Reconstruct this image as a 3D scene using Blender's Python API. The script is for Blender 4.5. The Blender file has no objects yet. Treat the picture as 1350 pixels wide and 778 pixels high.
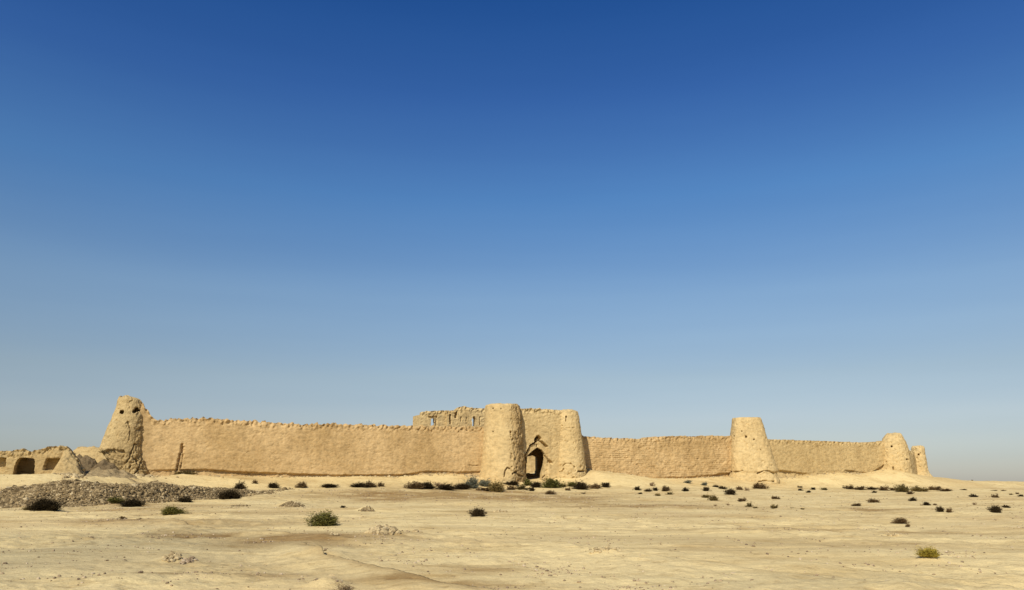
import bpy, math, random
import numpy as np
R = math.radians
random.seed(7); rng = np.random.default_rng(11)
scene = bpy.context.scene
COL = scene.collection

# ------------------------------------------------------------------ camera model
EYE = 1.7; F = 1000.0; W0, H0 = 1350.0, 778.0; PITCH = math.atan((637.0 - 389.0) / F)
cp, sp = math.cos(PITCH), math.sin(PITCH)
def ray(px, py):
    a = (px - W0/2)/F; b = (H0/2 - py)/F
    return np.array([a, cp - b*sp, sp + b*cp])
def at(px, py, Y):
    d = ray(px, py); return np.array([0, 0, EYE]) + d*(Y/d[1])
cam = bpy.data.cameras.new('camera'); camo = bpy.data.objects.new('camera', cam); COL.objects.link(camo)
cam.sensor_width = 36; cam.lens = 36*F/W0; cam.clip_start = 0.1; cam.clip_end = 20000
camo.location = (0, 0, EYE); camo.rotation_euler = (math.pi/2 + PITCH, 0, 0)
scene.camera = camo

# ------------------------------------------------------------------ numpy noise
_p = np.random.default_rng(3).permutation(256); PERM = np.concatenate([_p, _p, _p])
_g = np.random.default_rng(5).normal(size=(256, 3)); GR = _g/np.linalg.norm(_g, axis=1)[:, None]
def perlin(P):
    P = np.asarray(P, float); i = np.floor(P).astype(int); f = P - i
    u = f*f*f*(f*(f*6 - 15) + 10); i = i & 255; out = 0
    for dx in (0, 1):
        wx = u[..., 0] if dx else 1 - u[..., 0]
        for dy in (0, 1):
            wy = u[..., 1] if dy else 1 - u[..., 1]
            for dz in (0, 1):
                wz = u[..., 2] if dz else 1 - u[..., 2]
                h = PERM[PERM[PERM[i[..., 0] + dx] + i[..., 1] + dy] + i[..., 2] + dz]
                g = GR[h]
                out = out + wx*wy*wz*(g[..., 0]*(f[..., 0]-dx) + g[..., 1]*(f[..., 1]-dy) + g[..., 2]*(f[..., 2]-dz))
    return out*1.5
def fbm(P, oct=4, gain=.5, ridged=False):
    a = 1; s = 0; P = np.asarray(P, float).copy()
    for _ in range(oct):
        n = perlin(P); s = s + a*((.5 - np.abs(n))*1.4 if ridged else n)
        a *= gain; P = P*2.03 + 17.3
    return s
def xyz(x, y, z=0, k=1.0):
    x = np.asarray(x, float); return np.stack([x*k, np.asarray(y, float)*k + 0*x, (np.asarray(z, float) + 0*x)*k], -1)
def ss(a, b, x):
    t = np.clip((x - a)/(b - a), 0, 1); return t*t*(3 - 2*t)

# ------------------------------------------------------------------ fort frame: s along the front wall, d in front of it
A = np.array([-37.5, 83.0]); Bp = np.array([57.8, 122.7]); U = (Bp - A)/np.linalg.norm(Bp - A); N = np.array([U[1], -U[0]])
def w_of(s, d): return A[0] + s*U[0] + d*N[0], A[1] + s*U[1] + d*N[1]
def sd_of(x, y):
    ax, ay = x - A[0], y - A[1]; return ax*U[0] + ay*U[1], ax*N[0] + ay*N[1]
def hit_plane(px, py, P0, n):
    d = ray(px, py); t = ((P0[0])*n[0] + (P0[1])*n[1])/(d[0]*n[0] + d[1]*n[1])
    return np.array([0, 0, EYE]) + d*t
def wall_hit(px, py, d=0.0):
    p = hit_plane(px, py, w_of(0, d), N); s, _ = sd_of(p[0], p[1]); return s, p[2]
def table(pts, d=0.0):
    a = [wall_hit(x, y, d) for x, y in pts]; S = np.array([q[0] for q in a]); Z = np.array([q[1] for q in a])
    return lambda s: np.interp(s, S, Z)
GROUND_AT_WALL = [(130,628),(210,629),(240,626),(300,628),(380,630),(460,629),(520,628),(560,623.5),(600,624),(640,628),(690,631),(712,632),(735,628),
                  (780,620),(830,627),(860,631.5),(900,631.5),(940,629),(980,628),(1020,628),(1060,627),(1100,622),(1130,625),(1165,619),(1200,626),(1226,629)]
zwall = table(GROUND_AT_WALL)

# rubble bank foot line
foot_px = [(-160,50,676),(0,50,671),(100,52,669),(190,57,663),(300,66,656),(352,73,649)]
FOOT = np.array([at(x, y, Y) for x, Y, y in foot_px])   # x, y, z
BANK = [[0,1.75],[352,1.75]]
def bank(x, y):
    """distance inside the foot line (away from camera) and its local foot height"""
    X = FOOT[:, 0]; fy = np.interp(x, X, FOOT[:, 1]); fz = np.interp(x, X, FOOT[:, 2]); w = (y - fy)*.93
    end = ss(FOOT[-1, 0] + .5, FOOT[-1, 0] - 5.0, x)
    return w, fz, end
humps = []     # (x, y, rx, ry, h)
def gz(x, y, fine=True):
    x = np.asarray(x, float); y = np.asarray(y, float)
    s, d = sd_of(x, y)
    d2 = d - 11*ss(6, -10, s) - 1.0*np.sin(s*.13)*ss(0, 20, s)
    zb = zwall(s)
    zb = np.where(s > 112, zb + (1.95 - zb)*ss(112, 128, s), zb)
    lo = 1.05 - .1*ss(60, 110, s)
    up = lo + (zb - lo)*(1 - ss(-.2, 9, d2))**1.25
    z = np.where(d2 < 9, up, lo*np.exp(-np.maximum(d2 - 9, 0)/(14.0 - 8.5*ss(12, -14, s))))
    # land behind the fort sinks back to the plain
    z = np.where(d < -70, z + (1.25 - z)*ss(70, 180, -d), z)
    # rubble bank
    w, fz, end = bank(x, y)
    h = (1.60 + .08*np.sin(x*.5) + .22*perlin(xyz(x, y, 31, .35)) - .35*ss(-31.5, -35, x) - fz)*ss(-.2, 5.2, w)*(1 - ss(6.5, 12, w))
    zbk = fz*1.0 + h
    z = np.where(w > -.3, np.maximum(z, zbk*end + z*(1 - end)), z)
    # raised slope under the old ruin
    for hx, hy, rx, ry, hh in humps:
        q = ((x - hx)/rx)**2 + ((y - hy)/ry)**2
        z = z + hh*np.exp(-q*1.6)
    z = z + .10*perlin(xyz(x, y, 3.1, .09))*ss(8, 25, np.hypot(x, y))
    if fine:
        r = np.hypot(x, y)
        rough = np.clip(.55 + 1.3*perlin(xyz(x, y, 9.7, .12)), .12, 1.2)
        z = z + .14*fbm(xyz(x*.7, y, 1.0, .30), 3)*np.clip(rough, .4, 1) + .052*rough*fbm(xyz(x, y, 5.0, 1.5), 3) + .010*rough*fbm(xyz(x, y, 8.0, 6.0), 2)
        # drifted ledges in long low streaks
        st = perlin(xyz(x*.16 + y*.05, y*.6, 2.2, 1.0)); z = z + .035*ss(.02, .10, st)*ss(16, 24, r)
    return z
def ground_hit(px, py):
    d = ray(px, py); t0 = 3.0
    ts = np.geomspace(4, 600, 5000)
    X = d[0]*ts; Y = d[1]*ts; Z = EYE + d[2]*ts
    g = gz(X, Y, False); k = np.nonzero(Z <= g)[0]
    if len(k) == 0: i = int(np.argmin(Z - g)); 
    else: i = k[0]
    return np.array([X[i], Y[i], g[i]])

# ------------------------------------------------------------------ object helpers
def tag(o, label=None, cat=None, group=None, kind=None):
    if label: o['label'] = label
    if cat: o['category'] = cat
    if group: o['group'] = group
    if kind: o['kind'] = kind
    return o
def mesh_np(name, V, Q=None, T=None, mat=None, parent=None, smooth=True, attrs=None):
    V = np.asarray(V, np.float32).reshape(-1, 3); me = bpy.data.meshes.new(name)
    Q = np.zeros((0, 4), int) if Q is None else np.asarray(Q).reshape(-1, 4)
    T = np.zeros((0, 3), int) if T is None else np.asarray(T).reshape(-1, 3)
    me.vertices.add(len(V)); me.vertices.foreach_set('co', V.ravel())
    nl = Q.size + T.size; me.loops.add(nl)
    me.loops.foreach_set('vertex_index', np.concatenate([Q.ravel(), T.ravel()]).astype(np.int32))
    me.polygons.add(len(Q) + len(T))
    st = np.concatenate([np.arange(len(Q))*4, Q.size + np.arange(len(T))*3]).astype(np.int32)
    me.polygons.foreach_set('loop_start', st)
    me.polygons.foreach_set('use_smooth', np.full(len(Q) + len(T), smooth))
    for k, v in (attrs or {}).items():
        a = me.attributes.new(k, 'FLOAT', 'POINT'); a.data.foreach_set('value', np.asarray(v, np.float32).ravel())
    me.update(calc_edges=True); me.validate()
    if mat: me.materials.append(mat)
    o = bpy.data.objects.new(name, me); COL.objects.link(o)
    if parent: o.parent = parent
    return o
def empty(name, loc):
    o = bpy.data.objects.new(name, None); COL.objects.link(o); o.location = loc; o.empty_display_size = .3; return o
def child(o, root):
    """parent a mesh built in world coordinates to an Empty standing at its base"""
    o.parent = root; o.data.transform(__import__('mathutils').Matrix.Translation(-root.location)); return o

# ------------------------------------------------------------------ materials
class NT:
    def __init__(s, name):
        s.m = bpy.data.materials.new(name); s.m.use_nodes = True; s.t = s.m.node_tree; s.b = s.t.nodes['Principled BSDF']
    def n(s, t, **k):
        q = s.t.nodes.new(t)
        for a, v in k.items():
            if a in q.inputs: q.inputs[a].default_value = v
            else: setattr(q, a, v)
        return q
    def l(s, a, b): s.t.links.new(a, b)
    def noise(s, scale, detail=4, rough=.55, vec=None, stretch=None):
        q = s.n('ShaderNodeTexNoise'); q.inputs['Scale'].default_value = scale; q.inputs['Detail'].default_value = detail; q.inputs['Roughness'].default_value = rough
        g = s.n('ShaderNodeNewGeometry'); src = g.outputs['Position']
        if stretch:
            mp = s.n('ShaderNodeMapping'); mp.inputs['Scale'].default_value = stretch; s.l(src, mp.inputs['Vector']); src = mp.outputs[0]
        s.l(src, q.inputs['Vector']); return q.outputs['Fac']
    def ramp(s, fac, stops):
        q = s.n('ShaderNodeValToRGB'); e = q.color_ramp.elements
        while len(e) < len(stops): e.new(.5)
        for i, (p, c) in enumerate(stops):
            e[i].position = p; e[i].color = (*c, 1) if len(c) == 3 else c
        s.l(fac, q.inputs[0]); return q.outputs[0]
    def mix(s, fac, a, b, mode='MIX'):
        q = s.n('ShaderNodeMixRGB', blend_type=mode)
        for i, v in ((0, fac), (1, a), (2, b)):
            if hasattr(v, 'node'): s.l(v, q.inputs[i])
            else: q.inputs[i].default_value = v if i == 0 else (*v, 1)
        return q.outputs[0]
    def bump(s, h, strength, dist, prev=None):
        q = s.n('ShaderNodeBump'); q.inputs['Strength'].default_value = strength; q.inputs['Distance'].default_value = dist; s.l(h, q.inputs['Height'])
        if prev is not None: s.l(prev, q.inputs['Normal'])
        return q.outputs[0]
    def done(s, col, nrm=None, rough=.95):
        s.l(col, s.b.inputs['Base Color']) if hasattr(col, 'node') else setattr(s.b.inputs['Base Color'], 'default_value', (*col, 1))
        s.b.inputs['Roughness'].default_value = rough; s.b.inputs['Specular IOR Level'].default_value = .08
        if nrm is not None: s.l(nrm, s.b.inputs['Normal'])
        return s.m
def g3(v): return (v, v, v)
def mud(name, c0, c1, bump=.6, tex=1.0):
    k = NT(name)
    big = k.noise(.22, 4, .6); mid = k.noise(1.6, 5, .65, stretch=(1, 1, 1.8)); fine = k.noise(5.5, 5, .75, stretch=(1, 1, 1.7)); dash = k.noise(2.6, 3, .6, stretch=(1, 1, 2.2))
    streak = k.noise(1.0, 4, .6, stretch=(1.6, 1.6, .22))
    c = k.ramp(big, [(.36, c0), (.62, c1)])
    c = k.mix(1.0, c, k.ramp(mid, [(.30, g3(.72)), (.52, g3(1.0)), (.72, g3(1.10))]), 'MULTIPLY')
    c = k.mix(1.0, c, k.ramp(streak, [(.30, (.90, .88, .86)), (.50, g3(1.0))]), 'MULTIPLY')
    c = k.mix(tex, c, k.ramp(fine, [(.28, (.62, .57, .52)), (.44, g3(1.0)), (.6, g3(1.0)), (.75, g3(1.14))]), 'MULTIPLY')
    c = k.mix(tex, c, k.ramp(dash, [(.30, (.72, .67, .60)), (.42, g3(1.0)), (.6, g3(1.0)), (.72, (1.10, 1.12, 1.14))]), 'MULTIPLY')
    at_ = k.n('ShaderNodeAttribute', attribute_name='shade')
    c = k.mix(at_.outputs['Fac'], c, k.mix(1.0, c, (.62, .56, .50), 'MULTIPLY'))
    b = k.bump(mid, bump, .14); b = k.bump(dash, bump*tex, .10, b); b = k.bump(fine, bump*(.3 + .7*tex), .07, b)
    return k.done(c, b)
M_WALL = mud('mud_plaster', (.43, .29, .128), (.55, .385, .185), .33, .75)
M_PALE = mud('pale_mud', (.51, .37, .172), (.575, .43, .21), .45, .35)
M_FAR = mud('pale_plaster', (.46, .33, .15), (.52, .38, .178), .5, .7)
M_RUIN = mud('old_mud', (.42, .30, .135), (.49, .365, .175))
M_DEBRIS = mud('shaded_debris', (.15, .105, .052), (.235, .17, .092), .8)  # mound lumps: earth darkened so the colour carries their shade

k = NT('sand')
big = k.noise(.045, 5, .6); mid = k.noise(.35, 6, .6, stretch=(.6, 1.2, 1)); fine = k.noise(3.0, 6, .7); grain = k.noise(22, 3, .7)
c = k.ramp(big, [(.34, (.62, .468, .23)), (.5, (.685, .54, .272)), (.66, (.655, .51, .255))])
c = k.mix(1.0, c, k.ramp(mid, [(.30, (.88, .85, .80)), (.5, g3(1.0)), (.7, (1.05, 1.05, 1.04))]), 'MULTIPLY')
c = k.mix(1.0, c, k.ramp(fine, [(.28, (.70, .64, .58)), (.45, g3(1.0)), (.75, g3(1.06))]), 'MULTIPLY')
c = k.mix(1.0, c, k.ramp(grain, [(.30, g3(.82)), (.5, g3(1.0))]), 'MULTIPLY')
mot = k.noise(.9, 5, .7, stretch=(.55, 1.3, 1)); mot2 = k.noise(.16, 5, .65, stretch=(.9, 1.2, 1))
c = k.mix(1.0, c, k.ramp(mot, [(.30, (.74, .68, .60)), (.46, g3(1.0)), (.60, g3(1.0)), (.72, (1.10, 1.11, 1.12))]), 'MULTIPLY')
c = k.mix(1.0, c, k.ramp(mot2, [(.32, (.88, .84, .78)), (.48, g3(1.0)), (.66, (1.04, 1.05, 1.06))]), 'MULTIPLY')
a_d = k.n('ShaderNodeAttribute', attribute_name='dirt_shade'); a_p = k.n('ShaderNodeAttribute', attribute_name='pale'); a_g = k.n('ShaderNodeAttribute', attribute_name='grey')
c = k.mix(a_d.outputs['Fac'], c, k.mix(1.0, c, (.56, .48, .40), 'MULTIPLY'))
c = k.mix(a_p.outputs['Fac'], c, k.mix(1.0, c, (1.03, 1.01, .97), 'MULTIPLY'))
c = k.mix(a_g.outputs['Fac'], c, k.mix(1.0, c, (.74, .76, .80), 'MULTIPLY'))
b = k.bump(mot, .5, .10); b = k.bump(fine, .6, .07, b); b = k.bump(grain, .45, .015, b)
M_SAND = k.done(c, b)

def stone_mat(name, stops):
    k = NT(name); g = k.n('ShaderNodeNewGeometry'); c = k.ramp(g.outputs['Random Per Island'], stops)
    f = k.noise(14, 3, .6); c = k.mix(1.0, c, k.ramp(f, [(.3, g3(.75)), (.6, g3(1.05))]), 'MULTIPLY')
    return k.done(c, k.bump(f, .5, .02))
M_STONE = stone_mat('rubble_stone', [(0, (.10, .07, .034)), (.5, (.25, .178, .088)), (.9, (.39, .29, .15)), (1, (.54, .43, .25))])
M_PEBBLE = stone_mat('pebble', [(0, (.17, .12, .075)), (.6, (.36, .265, .16)), (1, (.56, .45, .30))])
M_CLOD = stone_mat('clod', [(0, (.26, .19, .10)), (.4, (.42, .32, .17)), (1, (.54, .425, .235))])

def leaf_mat(name, a, b):
    k = NT(name); g = k.n('ShaderNodeNewGeometry'); oi = k.n('ShaderNodeObjectInfo')
    c = k.ramp(g.outputs['Random Per Island'], [(0, a), (1, b)])
    c = k.mix(1.0, c, k.ramp(oi.outputs['Random'], [(0, g3(.75)), (1, (1.25, 1.15, 1.05))]), 'MULTIPLY')
    return k.done(c, None, .8)
LEAF = dict(
    dark=leaf_mat('leaf_dark', (.010, .007, .004), (.065, .047, .020)),
    green=leaf_mat('leaf_green', (.030, .034, .010), (.19, .175, .045)),
    brown=leaf_mat('leaf_brown', (.045, .026, .012), (.20, .135, .060)),
    olive=leaf_mat('leaf_olive', (.055, .042, .013), (.23, .175, .065)),
    grey=leaf_mat('leaf_grey', (.090, .100, .070), (.230, .230, .160)),
    dry=leaf_mat('leaf_dry', (.160, .110, .060), (.350, .260, .150)),
    lime=leaf_mat('leaf_lime', (.105, .090, .012), (.46, .37, .065)))
M_WOOD = NT('twig').done((.10, .07, .045))

# ------------------------------------------------------------------ ground patches given in the photo, stored as places on the ground
def patch(px, py, wx, wy):
    c = ground_hit(px, py); l = ground_hit(px, py + wy/2); f = ground_hit(px, max(py - wy/2, 638.5))
    return (c[0], (l[1] + f[1])/2, wx/2/1030*c[1], max((f[1] - l[1])/2, .5))
hump_px = [(385,668,46,.42),(484,674,26,.22),(505,708,60,.16),(235,738,60,.17),(800,734,90,.15),(430,732,70,.15),(1185,700,60,.12),(1312,684,50,.10),(1225,738,60,.10),(640,664,120,.10),(430,775,60,.14)]
hl = []
for px, py, w_, h_ in hump_px:
    p = ground_hit(px, py); hl.append((p[0], p[1], w_/2/1030*p[1], w_/2/1030*p[1]*1.2, h_))
humps = hl
dirt_p = [patch(*q) for q in [(560,653,300,16),(700,657,260,12),(150,689,110,10),(170,662,360,14),(390,712,200,18),(505,706,70,14),(1150,672,70,5),(880,668,260,8),(760,665,140,8),
                              (1020,702,320,5),(560,770,240,9),(270,708,260,8),(1240,704,240,5),(620,752,200,5),(300,760,260,6)]]
grey_p = [patch(*q) for q in [(150,700,10,1)]]
band = [patch(*q) for q in [(545,652,260,13),(700,656,220,9),(510,658,90,10),(150,689,90,7),(170,672,330,6),(640,648,330,5),(390,712,150,10)]]
def mask(pl, x, y):
    m = np.zeros_like(x)
    for cx, cy, rx, ry in pl:
        q = ((x - cx)/rx)**2 + ((y - cy)/ry)**2; m = np.maximum(m, np.exp(-q*1.3))
    return m

# ------------------------------------------------------------------ ground sheet
fa = np.linspace(-R(41), R(41), 900); oa = np.linspace(R(41), 2*math.pi - R(41), 121)[1:-1]
ang = np.concatenate([fa, oa, [2*math.pi - R(41)]]); ang[-1] = ang[0] + 2*math.pi
rad = np.concatenate([np.linspace(.5, 9, 14)[:-1], np.geomspace(9, 175, 760)[:-1], np.geomspace(175, 9000, 70)])
AA, RR = np.meshgrid(ang, rad, indexing='ij'); X = RR*np.sin(AA); Y = RR*np.cos(AA)
Z = gz(X, Y)
# track ledge crossing the foreground
def seg_dist(x, y, pts):
    best = np.full(x.shape, 1e9); side = np.zeros(x.shape)
    for (x0, y0), (x1, y1) in zip(pts[:-1], pts[1:]):
        dx, dy = x1 - x0, y1 - y0; L = dx*dx + dy*dy; t = np.clip(((x - x0)*dx + (y - y0)*dy)/L, 0, 1)
        q = np.hypot(x - x0 - t*dx, y - y0 - t*dy); c = np.sign((x - x0)*dy - (y - y0)*dx)
        m = q < best; best = np.where(m, q, best); side = np.where(m, c, side)
    return best, side
lines = [([(405,722),(428,733),(450,744),(500,757),(560,770),(640,785)], .13), ([(560,698),(620,706),(700,709),(770,722)], .03), ([(420,672),(500,664),(600,668)], .03),
         ([(230,690),(330,703),(440,712)], .05), ([(880,700),(1020,705),(1150,706),(1300,716)], .04), ([(690,731),(760,726),(900,728)], .02), ([(860,690),(1000,697),(1190,703)], .03), ([(618,704),(760,718),(900,731),(1100,748),(1349,770)], .035), ([(600,709),(740,725),(880,741),(1080,764),(1200,777)], .035), ([(20,716),(140,706),(260,703)], .05), ([(1000,676),(1180,684),(1349,690)], .05)]
ledge_shade = np.zeros_like(X)
for pts, h_ in lines:
    wp = [tuple(ground_hit(*q)[:2]) for q in pts]
    q, sd = seg_dist(X, Y, wp); q = q + .12*perlin(xyz(X, Y, 4, .9))
    # ground near the camera side stands a little higher, with a scarp facing away from the sun
    Z = Z + h_*np.where(sd > 0, np.exp(-(np.maximum(q, 0)/.9)**2), -.6*np.exp(-(np.maximum(q, 0)/.28)**2))
    ledge_shade = np.maximum(ledge_shade, np.exp(-(q/.25)**2)*ss(.02, .09, h_)*1.0)  # scarp shadow painted into the ground colour, darker on taller ledges
Z = np.where(RR > 3000, np.minimum(Z, .9), Z)
Zf = Z
na, nr = X.shape; idx = np.arange(na*nr).reshape(na, nr)
Q = np.stack([idx[:-1, :-1], idx[1:, :-1], idx[1:, 1:], idx[:-1, 1:]], -1).reshape(-1, 4)[:, ::-1]
S_, D_ = sd_of(X, Y)
brk = .5 + .9*fbm(xyz(X, Y, 7, .5), 4)
dirt_shade = np.clip(mask(dirt_p, X, Y)*np.clip(brk + .45, 0, 1.3)*.85 + .55*ledge_shade + .6*np.clip(fbm(xyz(X*.35, Y, 2, .22), 4) - .15, 0, 1)*ss(10, 20, RR), 0, 1)  # brown soil patches plus the painted ledge shadow
w_, fz_, end_ = bank(X, Y)
dirt_shade = np.clip(dirt_shade + .55*mask(band, X, Y)*np.clip(brk + .6, 0, 1.2), 0, 1); dirt_shade = np.maximum(dirt_shade, .75*end_*ss(-2.2, -.5, w_)*(1 - ss(7, 9, w_)))
pale = ss(11, 4, D_ - 11*ss(6, -10, S_))*(D_ > -30)*.9*ss(-30, 0, S_)
pale = np.maximum(pale, .7*np.clip(1 - dirt_shade*2, 0, 1)*ss(.0, .35, perlin(xyz(X, Y, 12, .16))))
gp = [at(150, 628, 77)]
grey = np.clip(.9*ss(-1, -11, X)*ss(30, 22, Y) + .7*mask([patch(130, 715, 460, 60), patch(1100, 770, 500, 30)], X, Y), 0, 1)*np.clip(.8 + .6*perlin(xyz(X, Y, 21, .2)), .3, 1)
ground = mesh_np('ground', np.stack([X, Y, Z], -1), Q, None, M_SAND, None, True, dict(dirt_shade=dirt_shade, pale=pale, grey=grey))
tag(ground, 'pale sandy desert plain with stones and drifted ledges', 'ground', kind='structure')

# ------------------------------------------------------------------ slab and tower builders
def inside(poly, s, z):
    r = np.zeros(s.shape, bool); n = len(poly); j = n - 1
    for i in range(n):
        xi, yi = poly[i]; xj, yj = poly[j]
        c = ((yi > z) != (yj > z)) & (s < (xj - xi)*(z - yi)/((yj - yi) if yj != yi else 1e-9) + xi)
        r ^= c; j = i
    return r
def slab(name, P0, P1, top, bot, thick, mat, step=.1, zstep=.1, batter=.05, amp=(.10, .05, .03), crown=.18, openings=(), recess=(), grooves=(), under=None, seed=0., rough=None, parent=None, courses=0, shade=None):
    P0 = np.array(P0, float); P1 = np.array(P1, float); L = np.linalg.norm(P1 - P0); u = (P1 - P0)/L; n = np.array([u[1], -u[0]])
    ni = int(L/step) + 1; sv = np.linspace(0, L, ni)
    T = top(sv); B_ = bot(sv)
    cr = crown*(.8*fbm(np.stack([sv*2.1 + seed, sv*0, sv*0 + 2.], -1), 4, .65) + .6*ss(.0, .2, perlin(np.stack([sv*1.9 + seed, sv*0 + 5, sv*0], -1))) - .3)
    T = T + cr
    nj = int((T.max() - B_.min())/zstep) + 1; tv = np.linspace(0, 1, nj)
    S, TT = np.meshgrid(sv, tv, indexing='ij'); Zg = B_[:, None] + (T - B_)[:, None]*TT
    if openings or recess:   # keep rows level so openings stay square
        pass
    Xb = P0[0] + u[0]*S; Yb = P0[1] + u[1]*S
    off = batter*(T[:, None] - Zg)
    Pn = np.stack([Xb, Yb, Zg], -1) + seed
    rg = 1.0 if rough is None else rough(S, Zg)
    disp = rg*(amp[0]*fbm(Pn*.45, 2) + amp[1]*fbm(Pn*np.array([1.6, 1.6, 2.4]), 3) + amp[2]*fbm(Pn*5, 2))
    pit = fbm(Pn*2.3 + 31, 2); disp = disp - rg*(amp[1]*.8 + .02)*ss(.45, .65, pit) - .035*ss(.52, .68, fbm(Pn*4.1 + 77, 2))*rg
    topn = ss(.9, .15, (T[:, None] - Zg)); disp = disp + topn*.22*fbm(Pn*np.array([3.0, 3.0, 2.4]) + 9, 3)
    if courses:
        cz = np.abs(((Zg + .05*perlin(Pn*.8))/.28) % 1 - .5)*2
        disp = disp - courses*ss(.70, .95, cz)*(.4 + ss(-.1, .3, perlin(Pn*.9 + 3)))
    if under is not None:
        uz = under[0](S); lump = perlin(np.stack([S*.35 + seed, S*0, S*0], -1))
        uz = uz + .05*perlin(np.stack([S*1.9 + seed, S*0 + 3, S*0], -1)) ; dep = under[1](S)*(.65 + .9*np.clip(lump + .3, 0, 1))
        below = ss(uz + .015, uz - .06, Zg)*ss(uz - 1.2, uz - .25, Zg)
        disp = disp - dep*below + below*.10*fbm(Pn*3.0, 3)
    for poly, dep in recess: disp = np.where(inside(poly, S + .04*perlin(Pn*2.5), Zg + .04*perlin(Pn*2.5 + 7)), disp - dep, disp)
    for pts, wd, dep in grooves:
        best = np.full(S.shape, 1e9)
        for (a0, b0), (a1, b1) in zip(pts[:-1], pts[1:]):
            dx, dy = a1 - a0, b1 - b0; t = np.clip(((S - a0)*dx + (Zg - b0)*dy)/(dx*dx + dy*dy), 0, 1)
            best = np.minimum(best, np.hypot(S - a0 - t*dx, Zg - b0 - t*dy))
        disp = disp - dep*ss(wd, wd*.5, best + .05*perlin(Pn*4))
    Fv = np.stack([Xb + n[0]*(off + disp), Yb + n[1]*(off + disp), Zg], -1)
    bd = amp[0]*fbm(Pn*.6 + 40, 2) - thick - off*.6
    Bv = np.stack([Xb + n[0]*bd, Yb + n[1]*bd, Zg], -1)
    Sc = (S[:-1, :-1] + S[1:, 1:])/2; Zc = (Zg[:-1, :-1] + Zg[1:, 1:])/2
    opn = np.zeros(Sc.shape, bool)
    for poly in openings: opn |= inside(poly, Sc, Zc)
    fi = np.arange(ni*nj).reshape(ni, nj); bi = fi + ni*nj
    def quads(I): return np.stack([I[:-1, :-1], I[1:, :-1], I[1:, 1:], I[:-1, 1:]], -1)
    Qf = quads(fi)[~opn]; Qb = quads(bi)[~opn][:, ::-1]
    V = [Fv.reshape(-1, 3), Bv.reshape(-1, 3)]; QQ = [Qf, Qb]
    # jambs, top, ends: duplicate vertices so the corners stay crisp
    solid = np.zeros((ni + 1, nj + 1), bool); solid[1:-1, 1:-1] = ~opn
    Fd = Fv.reshape(-1, 3); Bd = Bv.reshape(-1, 3); jv = []; 
    a, b_ = np.nonzero(solid[:-1, :] != solid[1:, :]); m = (b_ >= 1) & (b_ <= nj - 1); a, b_ = a[m], b_[m]      # edges along z at column a
    e1 = np.stack([fi[a, b_ - 1], fi[a, b_]], -1); fl1 = solid[:-1, :][a, b_]
    a2, b2 = np.nonzero(solid[:, :-1] != solid[:, 1:]); m = (a2 >= 1) & (a2 <= ni - 1); a2, b2 = a2[m], b2[m]
    e2 = np.stack([fi[a2 - 1, b2], fi[a2, b2]], -1)
    E = np.concatenate([e1, e2]); nV = 2*ni*nj
    K = 4; tt = np.linspace(0, 1, K)
    ring = np.stack([Fd[E]*(1 - t) + Bd[E]*t for t in tt], 1)       # nE, K, 2, 3
    ring[:, 1:-1, :, 2] += .05*perlin(ring[:, 1:-1]*2.0)
    ids = nV + np.arange(len(E)*K*2).reshape(len(E), K, 2)
    Qj = np.stack([ids[:, :-1, 0], ids[:, :-1, 1], ids[:, 1:, 1], ids[:, 1:, 0]], -1).reshape(-1, 4)
    V.append(ring.reshape(-1, 3)); QQ.append(Qj)
    V = np.concatenate(V); sh = np.zeros(len(V))
    if shade is not None: sh[:ni*nj] = shade(S, Zg).ravel()
    o = mesh_np(name, V, np.concatenate(QQ), None, mat, None, True, dict(shade=sh))
    if parent: child(o, parent)
    return o
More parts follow.
